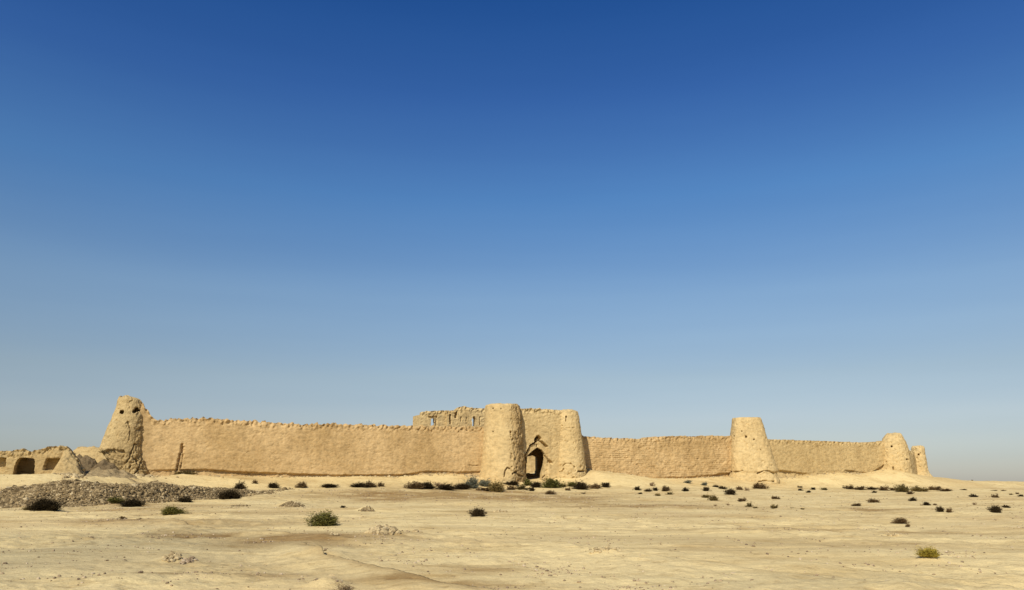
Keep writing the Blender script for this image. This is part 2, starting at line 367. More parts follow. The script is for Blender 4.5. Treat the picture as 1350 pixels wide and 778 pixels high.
def tower(name, rows, Y, mat, nth=220, zstep=.09, zbot=None, amp=(.14, .08, .04), power=2.0, depth=1.0, holes=(), parent=None, seed=0., rough=None, shade=None, dy=0., notch=None, scars=(), top_amp=.18, dip=.35, grooves=()):
    """stack of rings whose left and right limits are given at depth Y; rows run from the top down"""
    zz = []; cx = []; rx = []
    for y, xl, xr in rows:
        a = at(xl, y, Y); b = at(xr, y, Y); zz.append((a[2] + b[2])/2); cx.append((a[0] + b[0])/2); rx.append((b[0] - a[0])/2)
    zz, cx, rx = map(lambda q: np.array(q)[::-1], (zz, cx, rx))
    z0 = zz[0] - 1.2 if zbot is None else zbot; z1 = zz[-1]
    nz = int((z1 - z0)/zstep) + 2; zv = np.linspace(z0, z1, nz)
    C_ = np.interp(zv, zz, cx); Rx = np.interp(zv, zz, rx)
    th = np.linspace(0, 2*math.pi, nth, endpoint=False)
    TH, ZV = np.meshgrid(th, zv, indexing='ij'); c, s_ = np.cos(TH), np.sin(TH)
    rr = (np.abs(c)**power + np.abs(s_)**power)**(-1/power)
    Yc = Y + dy; ux = c*rr; uy = s_*rr
    X = C_[None, :] + Rx[None, :]*ux; Yy = Yc + Rx[None, :]*uy*depth
    # top edge uneven
    e = top_amp*fbm(np.stack([np.cos(th)*1.6 + seed, np.sin(th)*1.6, th*0], -1), 3)
    Zw = ZV + (e[:, None])*ss(.75, 1.0, (ZV - z0)/(z1 - z0))
    P = np.stack([X, Yy, Zw], -1); Pn = P + seed
    rg = 1.0 if rough is None else rough(P)
    disp = rg*(amp[0]*fbm(Pn*.5, 2) + amp[1]*fbm(Pn*np.array([1.8, 1.8, 2.2]), 3) + amp[2]*fbm(Pn*5, 2))
    pit = fbm(Pn*2.1 + 13, 2); disp = disp - rg*amp[1]*2.0*ss(.42, .62, pit)
    crk = np.abs(perlin(Pn*np.array([1.1, 1.1, .35]) + 50)); disp = disp - rg*amp[1]*.9*ss(.03, .0, crk)
    edge = ss(.18, 0, z1 - ZV); disp = disp - edge*.06
    P[..., 0] += disp*c; P[..., 1] += disp*s_
    sh = np.zeros(X.shape) if shade is None else shade(P)
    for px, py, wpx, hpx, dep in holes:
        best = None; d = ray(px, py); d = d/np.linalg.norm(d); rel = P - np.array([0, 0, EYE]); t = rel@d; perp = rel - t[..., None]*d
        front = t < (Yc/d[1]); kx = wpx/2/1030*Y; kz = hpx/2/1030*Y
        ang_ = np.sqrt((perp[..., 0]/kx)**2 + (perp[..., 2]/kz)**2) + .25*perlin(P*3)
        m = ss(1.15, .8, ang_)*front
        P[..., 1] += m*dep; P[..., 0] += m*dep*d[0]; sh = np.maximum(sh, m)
    for pts, wpx, dep in grooves:
        best = np.full(X.shape, 1e9); rel = P - np.array([0, 0, EYE]); den = rel[..., 1]*cp + rel[..., 2]*sp
        px_ = W0/2 + F*rel[..., 0]/den; py_ = H0/2 - F*(-rel[..., 1]*sp + rel[..., 2]*cp)/den
        for (a0, b0), (a1, b1) in zip(pts[:-1], pts[1:]):
            dx, dyy = a1 - a0, b1 - b0; t = np.clip(((px_ - a0)*dx + (py_ - b0)*dyy)/(dx*dx + dyy*dyy), 0, 1)
            best = np.minimum(best, np.hypot(px_ - a0 - t*dx, py_ - b0 - t*dyy))
        m = ss(wpx, wpx*.5, best + .6*perlin(P*2.5))*(P[..., 1] < Yc)
        P[..., 0] -= m*dep*c; P[..., 1] -= m*dep*s_
    for poly, dep, shd in scars:
        rel = P - np.array([0, 0, EYE]); den = rel[..., 1]*cp + rel[..., 2]*sp
        px_ = W0/2 + F*rel[..., 0]/den + 1.6*perlin(P*1.4); py_ = H0/2 - F*(-rel[..., 1]*sp + rel[..., 2]*cp)/den + 1.6*perlin(P*1.4 + 9)
        m = inside(poly, px_, py_)*(P[..., 1] < Yc)
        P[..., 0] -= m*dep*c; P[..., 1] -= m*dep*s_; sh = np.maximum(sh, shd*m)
    idx = np.arange(nth*nz).reshape(nth, nz); nx = np.roll(idx, -1, 0)
    Q = np.stack([idx[:, :-1], nx[:, :-1], nx[:, 1:], idx[:, 1:]], -1).reshape(-1, 4)
    V = [P.reshape(-1, 3)]; QQ = [Q]; T3 = []; base = nth*nz; last = P[:, -1, :]; cen = np.array([C_[-1], Yc, 0]); prev = idx[:, -1]
    shv = [np.asarray(sh, float).ravel()]
    for f_, dz in ((.93, -.01), (.72, -dip), (.4, -dip*1.1), (.12, -dip)):
        r_ = cen + (last - cen)*f_; r_[:, 2] = last[:, 2]*f_ + z1*(1 - f_) + dz + .05*perlin(r_*1.4)
        ids = base + np.arange(nth); V.append(r_); shv.append(np.zeros(nth))
        QQ.append(np.stack([prev, np.roll(prev, -1), np.roll(ids, -1), ids], -1)); prev = ids; base += nth
    V.append(np.array([[cen[0], Yc, z1 - dip]])); shv.append(np.zeros(1))
    T3 = np.stack([prev, np.roll(prev, -1), np.full(nth, base)], -1)
    o = mesh_np(name, np.concatenate(V), np.concatenate(QQ), T3, mat, None, True, dict(shade=np.concatenate(shv)))
    if parent: child(o, parent)
    return o

# ------------------------------------------------------------------ the fortress
fx, fy = w_of(50, 0)
fort = empty('mud_brick_fortress', (fx, fy, 2.4))
tag(fort, 'ruined mud brick desert fortress with crenellated walls, round towers and an arched gate', 'fortress')
def part(o, label=None):
    if label: o['label'] = label
    return o
def sx(px, py=600, d=0.): return wall_hit(px, py, d)[0]
def sub(fn, s0): return lambda s: fn(s + s0)
# left curtain wall
s0, s1 = sx(178), sx(650)
topL = table([(176,526.5),(184,528.5),(189,533),(194,539.5),(199,546.5),(205,553.5),(215,552.5),(250,550.5),(280,551.5),(330,554.5),(380,557.5),(400,559),(450,558.5),(500,560.5),(560,561.5),(600,562.5),(650,562.5)])
undL = table([(190,620),(232,619),(270,618.5),(310,621.5),(380,624),(440,626),(530,625.5),(548,623),(560,620.8),(600,622),(650,621)])
depL = lambda s: np.interp(s, [sx(q) - s0 for q in (190,230,300,340,450,520,560,640)], [.12,.28,.40,.42,.34,.30,.26,.28])
def crack(pts, d=0., s0_=None): return [(wall_hit(x, y, d)[0] - (s0 if s0_ is None else s0_), wall_hit(x, y, d)[1]) for x, y in pts]
part(slab('curtain_wall', w_of(s0, 0), w_of(s1, 0), sub(topL, s0), lambda s: zwall(s + s0) - 1.0, 1.5, M_WALL, .1, .085, amp=(.05, .022, .028), crown=.24,
     under=(sub(undL, s0), depL), seed=3.3, parent=fort,
     grooves=[(crack([(240.5,586),(238.5,596),(236,606),(233.5,619)]), .13, .45), (crack([(242,589),(240,604),(238,617)]), .09, .40), (crack([(618,614),(630,614)]), .05, .15)]),
     'long tan curtain wall left of the gate, undercut along its foot')
# right curtain walls
s0 = sx(755); s1 = sx(985)
topR = table([(755,573),(772,573.5),(800,577),(830,577.5),(848,578.5),(857,576),(880,575),(960,574.5),(990,574.5)])
undR = table([(755,618),(780,617),(830,624),(860,630),(900,629),(940,626),(980,620.5)])
depR = lambda s: np.interp(s, [sx(q) - s0 for q in (755,850,870,900,930,960,980)], [0,0,.12,.15,.35,.5,.5])
part(slab('curtain_wall', w_of(s0, -1.3), w_of(s1, -.1), sub(topR, s0), lambda s: zwall(s + s0) - 1.0, 1.5, M_WALL, .11, .09, amp=(.11, .06, .045), crown=.14, courses=.075,
     under=(sub(undR, s0), depR), seed=8.1, parent=fort), 'curtain wall right of the gate with crumbling brick courses')
s0 = sx(1000); s1 = sx(1175)
topQ = table([(1000,578.5),(1018,579.5),(1060,580.5),(1100,582),(1135,583.5),(1158,582.5),(1175,580)])
undQ = table([(1000,618),(1025,619.5),(1060,624),(1100,620),(1120,620),(1145,624),(1166,612),(1175,610)])
depQ = lambda s: np.interp(s, [sx(q) - s0 for q in (1000,1025,1050,1065,1110,1118,1130,1145,1166)], [.5,.5,.35,.05,.05,.4,.1,.35,.45])
part(slab('curtain_wall', w_of(s0, 0), w_of(s1, 0), sub(topQ, s0), lambda s: zwall(s + s0) - 1.0, 1.5, M_FAR, .12, .1, amp=(.08, .035, .03), crown=.10,
     under=(sub(undQ, s0), depQ), seed=14.4, parent=fort), 'pale curtain wall between the flared tower and the far right corner')
# gate wall with pointed opening in a gabled recess
DG = 1.3
s0 = sx(682, 600, DG); s1 = sx(742, 600, DG)
P = lambda pts: [(wall_hit(x, y, DG)[0] - s0, wall_hit(x, y, DG)[1]) for x, y in pts]
topG = table([(680,538.5),(700,538.5),(720,539),(742,541)], DG)
arch = P([(693.5,640),(693.5,604),(697,599.5),(703,594),(709,589.5),(715,592.5),(719,598),(719.5,603),(718,614),(715,624),(714,640)])
gable = P([(691.5,640),(691.5,600.5),(697.5,588.5),(698,586.5),(705.5,582.5),(707,576.5),(710,575.5),(712,580),(722,588.5),(724,600),(722,640)])
part(slab('gate_wall', w_of(s0, DG), w_of(s1, DG), sub(topG, s0), lambda s: zwall(s + s0) - 1.0 + 0*s, .6, M_PALE, .06, .06, batter=.02, amp=(.06, .035, .02), crown=.10,
     openings=[arch, P([(706.3,582),(706.3,577.5),(708.3,575),(711.7,575.2),(712.2,577.7),(710.2,579.8),(708.3,584)]), P([(692.2,640),(692.2,600.5),(697,589.5),(697.2,586.8),(705.8,581),(708,583),(699.6,588.6),(699,591),(694.2,601.5),(694,640)])], recess=[(gable, .32)], grooves=[(P([(707,580),(709.5,577),(711,578.5)]), .34, 1.3), (P([(712.5,581),(721,588.5)]), .11, .9), (P([(719,601),(722,605),(727,610)]), .14, .5), (P([(724,609),(727,611)]), .22, .4),
     (P([(709,586),(709,589)]), .09, .3), (P([(716,630),(719,627)]), .1, .3)], seed=21.7, parent=fort), 'tall gate wall with a pointed arch inside a gabled recess')
# passage behind the gate: inner wall with a low doorway, roof
DI = -7.0
i0 = sx(648, 600, DI); i1 = sx(738, 600, DI)
PI_ = lambda pts: [(wall_hit(x, y, DI)[0] - i0, wall_hit(x, y, DI)[1]) for x, y in pts]
hz = wall_hit(700, 601, DI)[1]; tz = wall_hit(700, 545, DI)[1]
part(slab('inner_gate_wall', w_of(i0, DI), w_of(i1, DI), lambda s: tz + 0*s, lambda s: 1.2 + 0*s, .6, M_WALL, .1, .1, batter=0, amp=(.05, .03, .02),
     openings=[PI_([(694,624),(694.5,603),(697,601),(705,600.5),(708,603),(707.5,624.5),(704,625.5),(700,624)])], seed=2.2, parent=fort))
def box_obj(name, s_a, s_b, d_a, d_b, z_a, z_b, mat, parent):
    n1, n2 = max(2, int(abs(s_b - s_a)/.5)), max(2, int(abs(d_b - d_a)/.5))
    pts = []
    for z in (z_a, z_b):
        for i in range(n1 + 1):
            for j in range(n2 + 1):
                x, y = w_of(s_a + (s_b - s_a)*i/n1, d_a + (d_b - d_a)*j/n2); pts.append((x, y, z))
    V = np.array(pts); V[:, 2] += .06*perlin(V*.7)
    I = np.arange(len(V)).reshape(2, n1 + 1, n2 + 1); Q = []
    for kk in (0, 1): Q.append(np.stack([I[kk, :-1, :-1], I[kk, 1:, :-1], I[kk, 1:, 1:], I[kk, :-1, 1:]], -1).reshape(-1, 4))
    for e in (I[:, :, 0], I[:, :, -1], I[:, 0, :], I[:, -1, :]): Q.append(np.stack([e[0, :-1], e[0, 1:], e[1, 1:], e[1, :-1]], -1).reshape(-1, 4))
    o = mesh_np(name, V, np.concatenate(Q), None, mat, None, False, dict(shade=np.zeros(len(V)))); child(o, parent); return o
box_obj('passage_roof', i0 + .1, i1 - .1, -.9, DI + .1, hz + 3.7, hz + 4.1, M_WALL, fort)
for e_ in (i0 + .1, i1 - .9): box_obj('passage_side_wall', e_, e_ + .8, -.9, DI + .05, 1.2, hz + 3.65, M_WALL, fort)
# courtyard wall seen through both openings
DC = -22.
c0, c1 = sx(676, 600, DC), sx(730, 600, DC); ct = wall_hit(700, 588, DC)[1]
part(slab('courtyard_wall', w_of(c0, DC), w_of(c1, DC), lambda s: ct + 0*s, lambda s: 1.4 + 0*s, .7, M_PALE, .15, .15, amp=(.1, .06, .03), seed=31., parent=fort), 'sunlit courtyard wall glimpsed through the gate')
# upper rooms behind the wall top, left of the gate towers
DU = -6.0
def upper(name, pxs, top_pts, opens, rec, seed, d=DU, th=.8, label=None):
    a0, a1 = sx(pxs[0], 555, d), sx(pxs[1], 555, d); T_ = table(top_pts, d)
    Q_ = lambda pts: [(wall_hit(x, y, d)[0] - a0, wall_hit(x, y, d)[1]) for x, y in pts]
    return part(slab(name, w_of(a0, d), w_of(a1, d), sub(T_, a0), lambda s: 4.0 + 0*s, th, M_PALE, .07, .07, batter=0.01, amp=(.05, .04, .03), crown=.08,
        openings=[Q_(q) for q in opens], recess=[(Q_(q), dd) for q, dd in rec], seed=seed, parent=fort), label)
upper('upper_room', (555, 592), [(555,543.5),(570,541.5),(585,541),(592,541)], [[(568,562),(568,551.5),(573,551.5),(573.5,562)]], [([(565,551),(565,549),(577,548.5),(577,551)], .25), ([(574,562),(574,551),(576.5,551),(577,562)], .12)], 41., DU, .7, 'roofless upper room with a square window gap')
upper('upper_room', (589, 642), [(589,541.5),(600,541),(603,538),(607,536),(613,535.5),(620,537.5),(628,538),(642,538)], [[(622.3,562),(622.3,552),(623.5,549.5),(625,548.5),(626.7,550),(627.2,553),(627.2,562)]],
      [([(592.5,559),(592.5,547),(594.5,546),(595,559)], .5), ([(599.5,551),(599.5,543.5),(602.5,543.5),(603,551)], .5), ([(632,561),(632,549),(633,549),(633,561)], .25), ([(607.5,556),(607.5,550),(608.5,550),(608.5,556)], .2), ([(614.5,556),(614.5,551),(616,551),(616,556)], .15)],
      47., DU + .25, 1.0, 'roofless upper room with a narrow arched window')
box_obj('room_side_wall', sx(555, 555, DU), sx(555, 555, DU) + .6, DU - .75, DU - 4, 4.0, wall_hit(555, 546, DU)[1], M_PALE, fort)

# towers
def YT(px, prot):   # depth of a tower centre standing prot in front of the wall line
    s_ = sx(px, 600, prot); return w_of(s_, prot)[1]
roughR = lambda x0, x1: (lambda P: .6 + 2.4*ss(x0, x1, W0/2 + 1030*P[..., 0]/P[..., 1]))
part(tower('gate_tower', [(533.8,641,683),(536,639.5,685.5),(550,638.5,687.5),(570,637,689),(600,635,691),(615,633,692.5),(629,631,694.5)], YT(662, .5), M_PALE, 300, .08, amp=(.07, .035, .02), seed=5.,
     rough=roughR(670, 676), parent=fort, holes=[(650,538.5,1.6,1.6,.5),(660.5,539,1.4,1.4,.5),(650,569,1.6,1.6,.5),(673,570,2,3,.3)], top_amp=.10,
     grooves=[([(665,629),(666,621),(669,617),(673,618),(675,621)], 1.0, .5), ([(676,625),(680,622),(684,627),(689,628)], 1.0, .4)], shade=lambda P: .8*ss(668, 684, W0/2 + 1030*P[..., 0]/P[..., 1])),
     'smooth thick gate tower left of the arch')
part(tower('gate_tower', [(541,736,759),(543,734.5,762),(548,734,763),(565,733,765.5),(590,731.5,769.5),(610,729.5,772),(620,729,772.5),(622,728.5,772),(628,727,773)], YT(750, .6), M_PALE, 300, .08, amp=(.06, .045, .035), seed=9.,
     rough=lambda P: .8 + .9*ss(4.5, 3.2, P[..., 2]), parent=fort, holes=[(746.5,549.5,2.4,2.4,.7),(746,554,1.2,5,.3),(731.5,566,2.4,2.4,.4),(730,621,1.5,3,.4)],
     grooves=[([(735,566),(738,562),(741,561)], .6, .3), ([(739,565),(748,564),(757,564)], .45, .2), ([(744,581),(749,582)], .5, .2), ([(741,615),(745,611),(752,611),(758,616)], .7, .3), ([(731,623),(740,622),(743,618)], .8, .4), ([(762,622),(770,621)], 1.2, .6)]),
     'weathered gate tower right of the arch, narrower and cracked')
part(tower('flared_tower', [(551.2,966.5,1001),(560,965.5,1004),(570,964.5,1007),(590,963,1013.5),(610,962,1019.5),(621,961.5,1023),(624,962,1021),(635,958,1025)], YT(993, .9), M_PALE, 300, .09, power=3.2, amp=(.07, .045, .03), seed=13.,
     parent=fort, top_amp=.08, depth=.8, holes=[(983.5,576,2.6,2.6,.6),(994,579.5,2,2,.5),(978,568.5,1.6,1.6,.4),(1003,593,1.4,1.4,.3),(968,575,1.5,1.5,.3)],
     grooves=[([(999,624),(1008,620.5),(1014,621),(1021,625)], .9, .5), ([(1000,635),(1010,634),(1022,635)], .9, .4), ([(962,622),(972,622),(979,620.5)], .7, .35)]),
     'broad flat-fronted tower flaring towards its base')
part(tower('corner_tower', [(571,1171,1187),(573.5,1168,1188.5),(578,1165,1190.5),(583,1163.5,1193),(595,1162.5,1196.5),(610,1161.5,1199),(625,1160,1201.5),(630,1159,1203)], YT(1181, .3), M_PALE, 240, .1, amp=(.10, .07, .04), seed=17.,
     parent=fort, top_amp=.15, holes=[(1175.5,588.5,2.2,2.2,.6),(1195.5,605.5,1.8,1.8,.5),(1177.5,618,1.4,6,.4)]), 'eroded round tower at the far right corner')
YD = YT(1181, .3) + 14
part(tower('corner_tower', [(588,1204,1215.5),(590,1202.5,1217.5),(600,1202,1219.5),(615,1201,1221.5),(624,1200,1224),(632,1196,1231)], YD, M_PALE, 200, .11, amp=(.10, .08, .04), seed=23., parent=fort, holes=[(1211,599.5,2,2.5,.5),(1201,593,2.4,1.6,.5)]),
     'smaller tower farthest to the right')
pa = at(1190, 610, YT(1181, .3) + 1); pb = at(1208, 610, YD)
slab('curtain_wall', pa[:2], pb[:2], lambda s: at(1200, 594, YD - 6)[2] + 0*s, lambda s: 1.8 + 0*s, 1.2, M_PALE, .12, .12, seed=29., parent=fort)
YL = YT(176, -.6)
part(tower('corner_tower', [(523.2,159.5,174),(524.6,158.5,180),(527,157.5,184.5),(530,156.5,186.5),(537,155,188.5),(545,152,190),(553,149,191),(562,145,191),(575,140,191),(585,136.5,191),(592.5,133.5,191),(597,134,191),(603,138,191.5),(612,143,192.5),(622,150,194),(632,155,197)],
     YL, M_RUIN, 320, .075, amp=(.10, .075, .055), seed=19., parent=fort, rough=lambda P: .55 + .9*ss(165, 178, W0/2 + 1030*P[..., 0]/P[..., 1]) + .8*ss(5.3, 4.3, P[..., 2]),
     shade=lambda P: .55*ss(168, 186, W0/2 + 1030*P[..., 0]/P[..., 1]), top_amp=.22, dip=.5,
     holes=[(160.5,543.2,4.6,4.8,1.0),(177,542.5,4,4.5,1.0),(180,540,4.5,6.5,1.0),(183,541.2,3.6,2.8,.6)], scars=[([(128,598),(137,594),(143,591.5),(152,591.5),(163,592.5),(166,597),(163,604),(166,612),(161,618),(150,640),(120,640)], .32, .25)],
     grooves=[([(165,611),(171,604),(173,597),(178,585)], 1.0, .3), ([(176,628),(184,616),(190,600)], 1.2, .35), ([(168,556),(172,566),(170,580)], .7, .2)]),
     'tall eroded corner tower at the left end with two holes near its top')

# ------------------------------------------------------------------ old ruin at the left edge
YR = 72.
RC = np.array(at(50, 620, YR)[:2]); RU = np.array([math.cos(R(21)), math.sin(R(21))]); RN = np.array([RU[1], -RU[0]])
def rs(px, py, dd=0.):
    q = hit_plane(px, py, RC + RN*dd, RN); return (q[0] - RC[0])*RU[0] + (q[1] - RC[1])*RU[1], q[2]
def rw(s_, dd=0.): return RC + RU*s_ + RN*dd
s0r = rs(-40, 610)[0]; s1r = rs(112, 610)[0]
trp = [(-42,595),(0,594.5),(14,593.5),(22,592),(30,592.5),(40,594.5),(52,592.5),(60,589.5),(70,588),(80,587),(85,588.5),(90,592),(96,598),(102,605),(112,619)]
TS = np.array([rs(x, 605)[0] for x, y in trp]); TZ = np.array([rs(x, y)[1] for x, y in trp])
ruin = empty('ruined_house', (rw(0)[0], rw(0)[1], 2.3)); tag(ruin, 'low ruined mud house with square niches at the left edge of the photo', 'ruin')
RP = lambda pts: [(rs(x, y)[0] - s0r, rs(x, y)[1]) for x, y in pts]
rowsn = [RP([(-14,622),(-13,604),(8.5,603.5),(8.5,606),(8,619),(4,623)]), RP([(57,619.5),(59,612),(60.5,606.5),(63,604.5),(80.5,604.5),(80.5,608),(77,612),(76.5,618),(74,620)])]
big = RP([(17.5,627),(19,616),(22,607),(26,603.5),(34,603),(45,604.5),(46.5,608),(46,625)])
slab('niche_wall', rw(s0r), rw(s1r), lambda s: np.interp(s + s0r, TS, TZ), lambda s: 1.2 + 0*s, 1.05, M_RUIN, .055, .055, batter=.10, amp=(.08, .05, .035), crown=.12,
     recess=[(rowsn[0], .8), (rowsn[1], .9)], openings=[big], seed=51., parent=ruin, rough=lambda S, Z: .45 + 1.6*ss(rs(82, 605)[0] - s0r, rs(90, 605)[0] - s0r, S) + .7*ss(3.9, 4.2, Z))
slab('rear_wall', rw(s0r, -3.0), rw(rs(92, 605)[0], -3.0), lambda s: np.interp(s + s0r, TS, TZ) - .35, lambda s: 1.2 + 0*s, .5, M_RUIN, .12, .12, batter=.05, seed=57., parent=ruin)
def ruin_box(name, pa, pb, da, db, za, zb):
    sa, sb = rs(pa, 605)[0], rs(pb, 605)[0]; n = 8; V = []; Q = []; base = 0
    g = [np.linspace(sa, sb, n + 1), np.linspace(da, db, n + 1), np.linspace(za, zb, n + 1)]
    for ax in range(3):
        for side in (0, -1):
            o_ = [i for i in range(3) if i != ax]; a_, b_ = np.meshgrid(g[o_[0]], g[o_[1]], indexing='ij'); p = np.zeros(a_.shape + (3,)); p[..., o_[0]] = a_; p[..., o_[1]] = b_; p[..., ax] = g[ax][side]
            I = base + np.arange((n + 1)**2).reshape(n + 1, n + 1); Q.append(np.stack([I[:-1, :-1], I[1:, :-1], I[1:, 1:], I[:-1, 1:]], -1).reshape(-1, 4)); V.append(p.reshape(-1, 3)); base += (n + 1)**2
    V = np.concatenate(V); W_ = np.stack([RC[0] + RU[0]*V[:, 0] + RN[0]*V[:, 1], RC[1] + RU[1]*V[:, 0] + RN[1]*V[:, 1], V[:, 2]], -1)
    W_ = W_ + .06*np.stack([perlin(W_*1.3 + 5), perlin(W_*1.3 + 25), perlin(W_*1.3 + 45)], -1)
    o = mesh_np(name, W_, np.concatenate(Q), None, M_RUIN, None, False, dict(shade=np.zeros(len(W_)))); child(o, ruin)
zr = rs(30, 597)[1]
ruin_box('roof', -40, 33, -1.0, -3.1, zr - .15, zr + .08)
ruin_box('roof', 52, 92, -1.0, -3.1, zr - .15, zr + .1)
ruin_box('cross_wall', 9, 14, -.7, -2.95, 1.4, zr - .1)
ruin_box('cross_wall', 50, 55, -.7, -2.95, 1.4, zr - .1)
ruin_box('end_wall', 84, 90, -.7, -2.95, 1.4, zr - .1)
# slumped earth: silhouette given by prof_px at depth Y, falling away in front and behind
def heap(name, prof_px, Y, depth, mat, seed, amp, parent=None, step=.08, lean=0., zb=1.0, shade=0., slope=0.):
    pr = [at(x, y, Y + slope*(x - prof_px[0][0])) for x, y in prof_px]; xs = np.array([p[0] for p in pr]); zs = np.array([p[2] for p in pr]); ys = np.array([p[1] for p in pr])
    xv = np.arange(xs[0], xs[-1], step); yv = np.arange(-depth, depth*1.01, step*1.3); X, T = np.meshgrid(xv, yv, indexing='ij')
    Pn = np.stack([X, T, X*0], -1) + seed; Yc = np.interp(X, xs, ys)
    crest = np.interp(X, xs, zs); g = gz(X, Yc + T, False) - .25
    f_ = np.clip(1 - np.abs(T + lean)/depth, 0, 1)**.9
    z = g + np.maximum(crest - g, 0)*f_ + np.minimum(f_, .8)*(amp*fbm(Pn*1.1, 4, .6) + amp*.5*np.abs(perlin(Pn*3.1)))
    z = np.maximum(z, g - .1)
    V = np.stack([X, Yc + T, z], -1); I = np.arange(X.size).reshape(X.shape)
    Q = np.stack([I[:-1, :-1], I[1:, :-1], I[1:, 1:], I[:-1, 1:]], -1).reshape(-1, 4)
    sh = shade(X, Yc + T, z) if callable(shade) else np.full(V.size//3, shade)
    o = mesh_np(name, V, Q, None, mat, None, True, dict(shade=np.ravel(sh)))
    if parent: child(o, parent)
    return o
heap('slumped_buttress', [(78,624),(82,600),(86,592),(90,594),(97,602),(102,611),(108,623),(112,634)], rw(rs(90, 605)[0])[1] - .1, 1.7, M_RUIN, 61., .42, ruin)
M_SLOPE = mud('shaded_earth', (.30, .22, .112), (.37, .28, .15), .6)  # shade of the mound's slope is put into this darker earth colour
dm = empty('debris_mound', tuple(at(135, 626, YR + 6.5)))
heap('earth_lump', [(92,630),(98,602),(104,599),(110,603),(116,599),(121,602),(127,611),(132,620),(138,630)], YR + 7, 2.4, M_DEBRIS, 71., .38, dm, slope=.02)
heap('earth_lump', [(122,630),(130,609),(137,606),(143,611),(149,613),(156,618),(163,626),(168,634)], YR + 7.5, 2.2, M_DEBRIS, 83., .36, dm, slope=.02)
heap('earth_slope', [(88,640),(100,626),(115,621),(130,618),(145,618),(160,621),(175,627),(196,637)], YR + 4.4, 4.2, M_SLOPE, 87., .30, dm)
o = dm
tag(o, 'mound of collapsed earth, its shade put into the colour, between the ruined house and the left corner tower', 'earth mound')
o = heap('low_earth_wall', [(84,604),(98,593),(104,589.5),(112,588.5),(120,588.5),(128,590),(140,596),(150,604)], 96., 2.5, M_RUIN, 77., .22)
tag(o, 'smooth pale earth wall seen behind the darkened debris mound', 'earth wall')

# ------------------------------------------------------------------ stones
_ph = (1 + 5**.5)/2
ICO = np.array([(-1,_ph,0),(1,_ph,0),(-1,-_ph,0),(1,-_ph,0),(0,-1,_ph),(0,1,_ph),(0,-1,-_ph),(0,1,-_ph),(_ph,0,-1),(_ph,0,1),(-_ph,0,-1),(-_ph,0,1)], float); ICO /= np.linalg.norm(ICO[0])
ICF = np.array([(0,11,5),(0,5,1),(0,1,7),(0,7,10),(0,10,11),(1,5,9),(5,11,4),(11,10,2),(10,7,6),(7,1,8),(3,9,4),(3,4,2),(3,2,6),(3,6,8),(3,8,9),(4,9,5),(2,4,11),(6,2,10),(8,6,7),(9,8,1)])
def stones(name, pts, sizes, mat, sink=.25, parent=None, flat=.7):
    n = len(pts); V = ICO[None]*(1 + rng.uniform(-.28, .28, (n, 12, 1)))
    sc = sizes[:, None]*np.stack([rng.uniform(.7, 1.3, n), rng.uniform(.7, 1.3, n), rng.uniform(.5, 1.0, n)*flat/.7], -1)*.5
    V = V*sc[:, None, :]; a = rng.uniform(0, 6.28, n); ca, sa = np.cos(a)[:, None], np.sin(a)[:, None]
    t = rng.uniform(-.5, .5, n); ct_, st_ = np.cos(t)[:, None], np.sin(t)[:, None]
    x, y, z = V[..., 0], V[..., 1], V[..., 2]; y, z = y*ct_ - z*st_, y*st_ + z*ct_; x, y = x*ca - y*sa, x*sa + y*ca
    V = np.stack([x, y, z], -1) + pts[:, None, :]; V[..., 2] += (sizes*(.5*flat - sink)*.6)[:, None]
    T = (ICF[None] + 12*np.arange(n)[:, None, None]).reshape(-1, 3)
    return mesh_np(name, V.reshape(-1, 3), None, T, mat, parent, False)
# rubble bank stones
n = 60000; x = rng.uniform(FOOT[0, 0] + 5, FOOT[-1, 0] + 2, n); w = rng.uniform(-.6, 8.5, n)
fyv = np.interp(x, FOOT[:, 0], FOOT[:, 1]); y = fyv + w/.93; end = ss(FOOT[-1, 0] + .8, FOOT[-1, 0] - 3.5, x)
keep = (rng.uniform(0, 1, n) < end*(.45 + .75*ss(-.25, .25, perlin(xyz(x, y, 6, .5))))*(.25 + .75*ss(-.6, .8, w))*(1 - ss(6.8, 8.5, w))); x, y = x[keep], y[keep]
sz = .06 + .16*rng.uniform(0, 1, len(x))**1.6 + .22*(rng.uniform(0, 1, len(x)) > .95)*rng.uniform(.3, 1, len(x))
o = stones('rubble', np.stack([x, y, gz(x, y)], -1), sz, M_STONE); tag(o, 'long bank of loose broken stones in front of the left ruins', 'rubble', kind='stuff')
# gravel over the plain
n = 150000; a = rng.uniform(-R(39), R(39), n); r = np.exp(rng.uniform(math.log(11), math.log(110), n)); x = r*np.sin(a); y = r*np.cos(a)
den = .12 + .6*mask(dirt_p, x, y) + 1.6*mask(band, x, y) + .6*np.clip(fbm(xyz(x, y, 2, .35), 3) - .25, 0, 1)
s_, d_ = sd_of(x, y); den = den*(d_ > 3)*np.where(d_ < 9, .3, 1)
clus = 1.3*ss(.05, .5, fbm(xyz(x, y, 44, .7), 3)); keep = rng.uniform(0, 1, n) < den*(.12 + clus)*.62
x, y, r = x[keep], y[keep], r[keep]; sz = .014 + .055*rng.uniform(0, 1, len(x))**4 + r*.0009*rng.uniform(.3, 1.4, len(x))
print('gravel', len(x))
o = stones('gravel', np.stack([x, y, gz(x, y)], -1), sz, M_PEBBLE); tag(o, 'brown pebbles and crumbs scattered over the sand', 'gravel', kind='stuff')
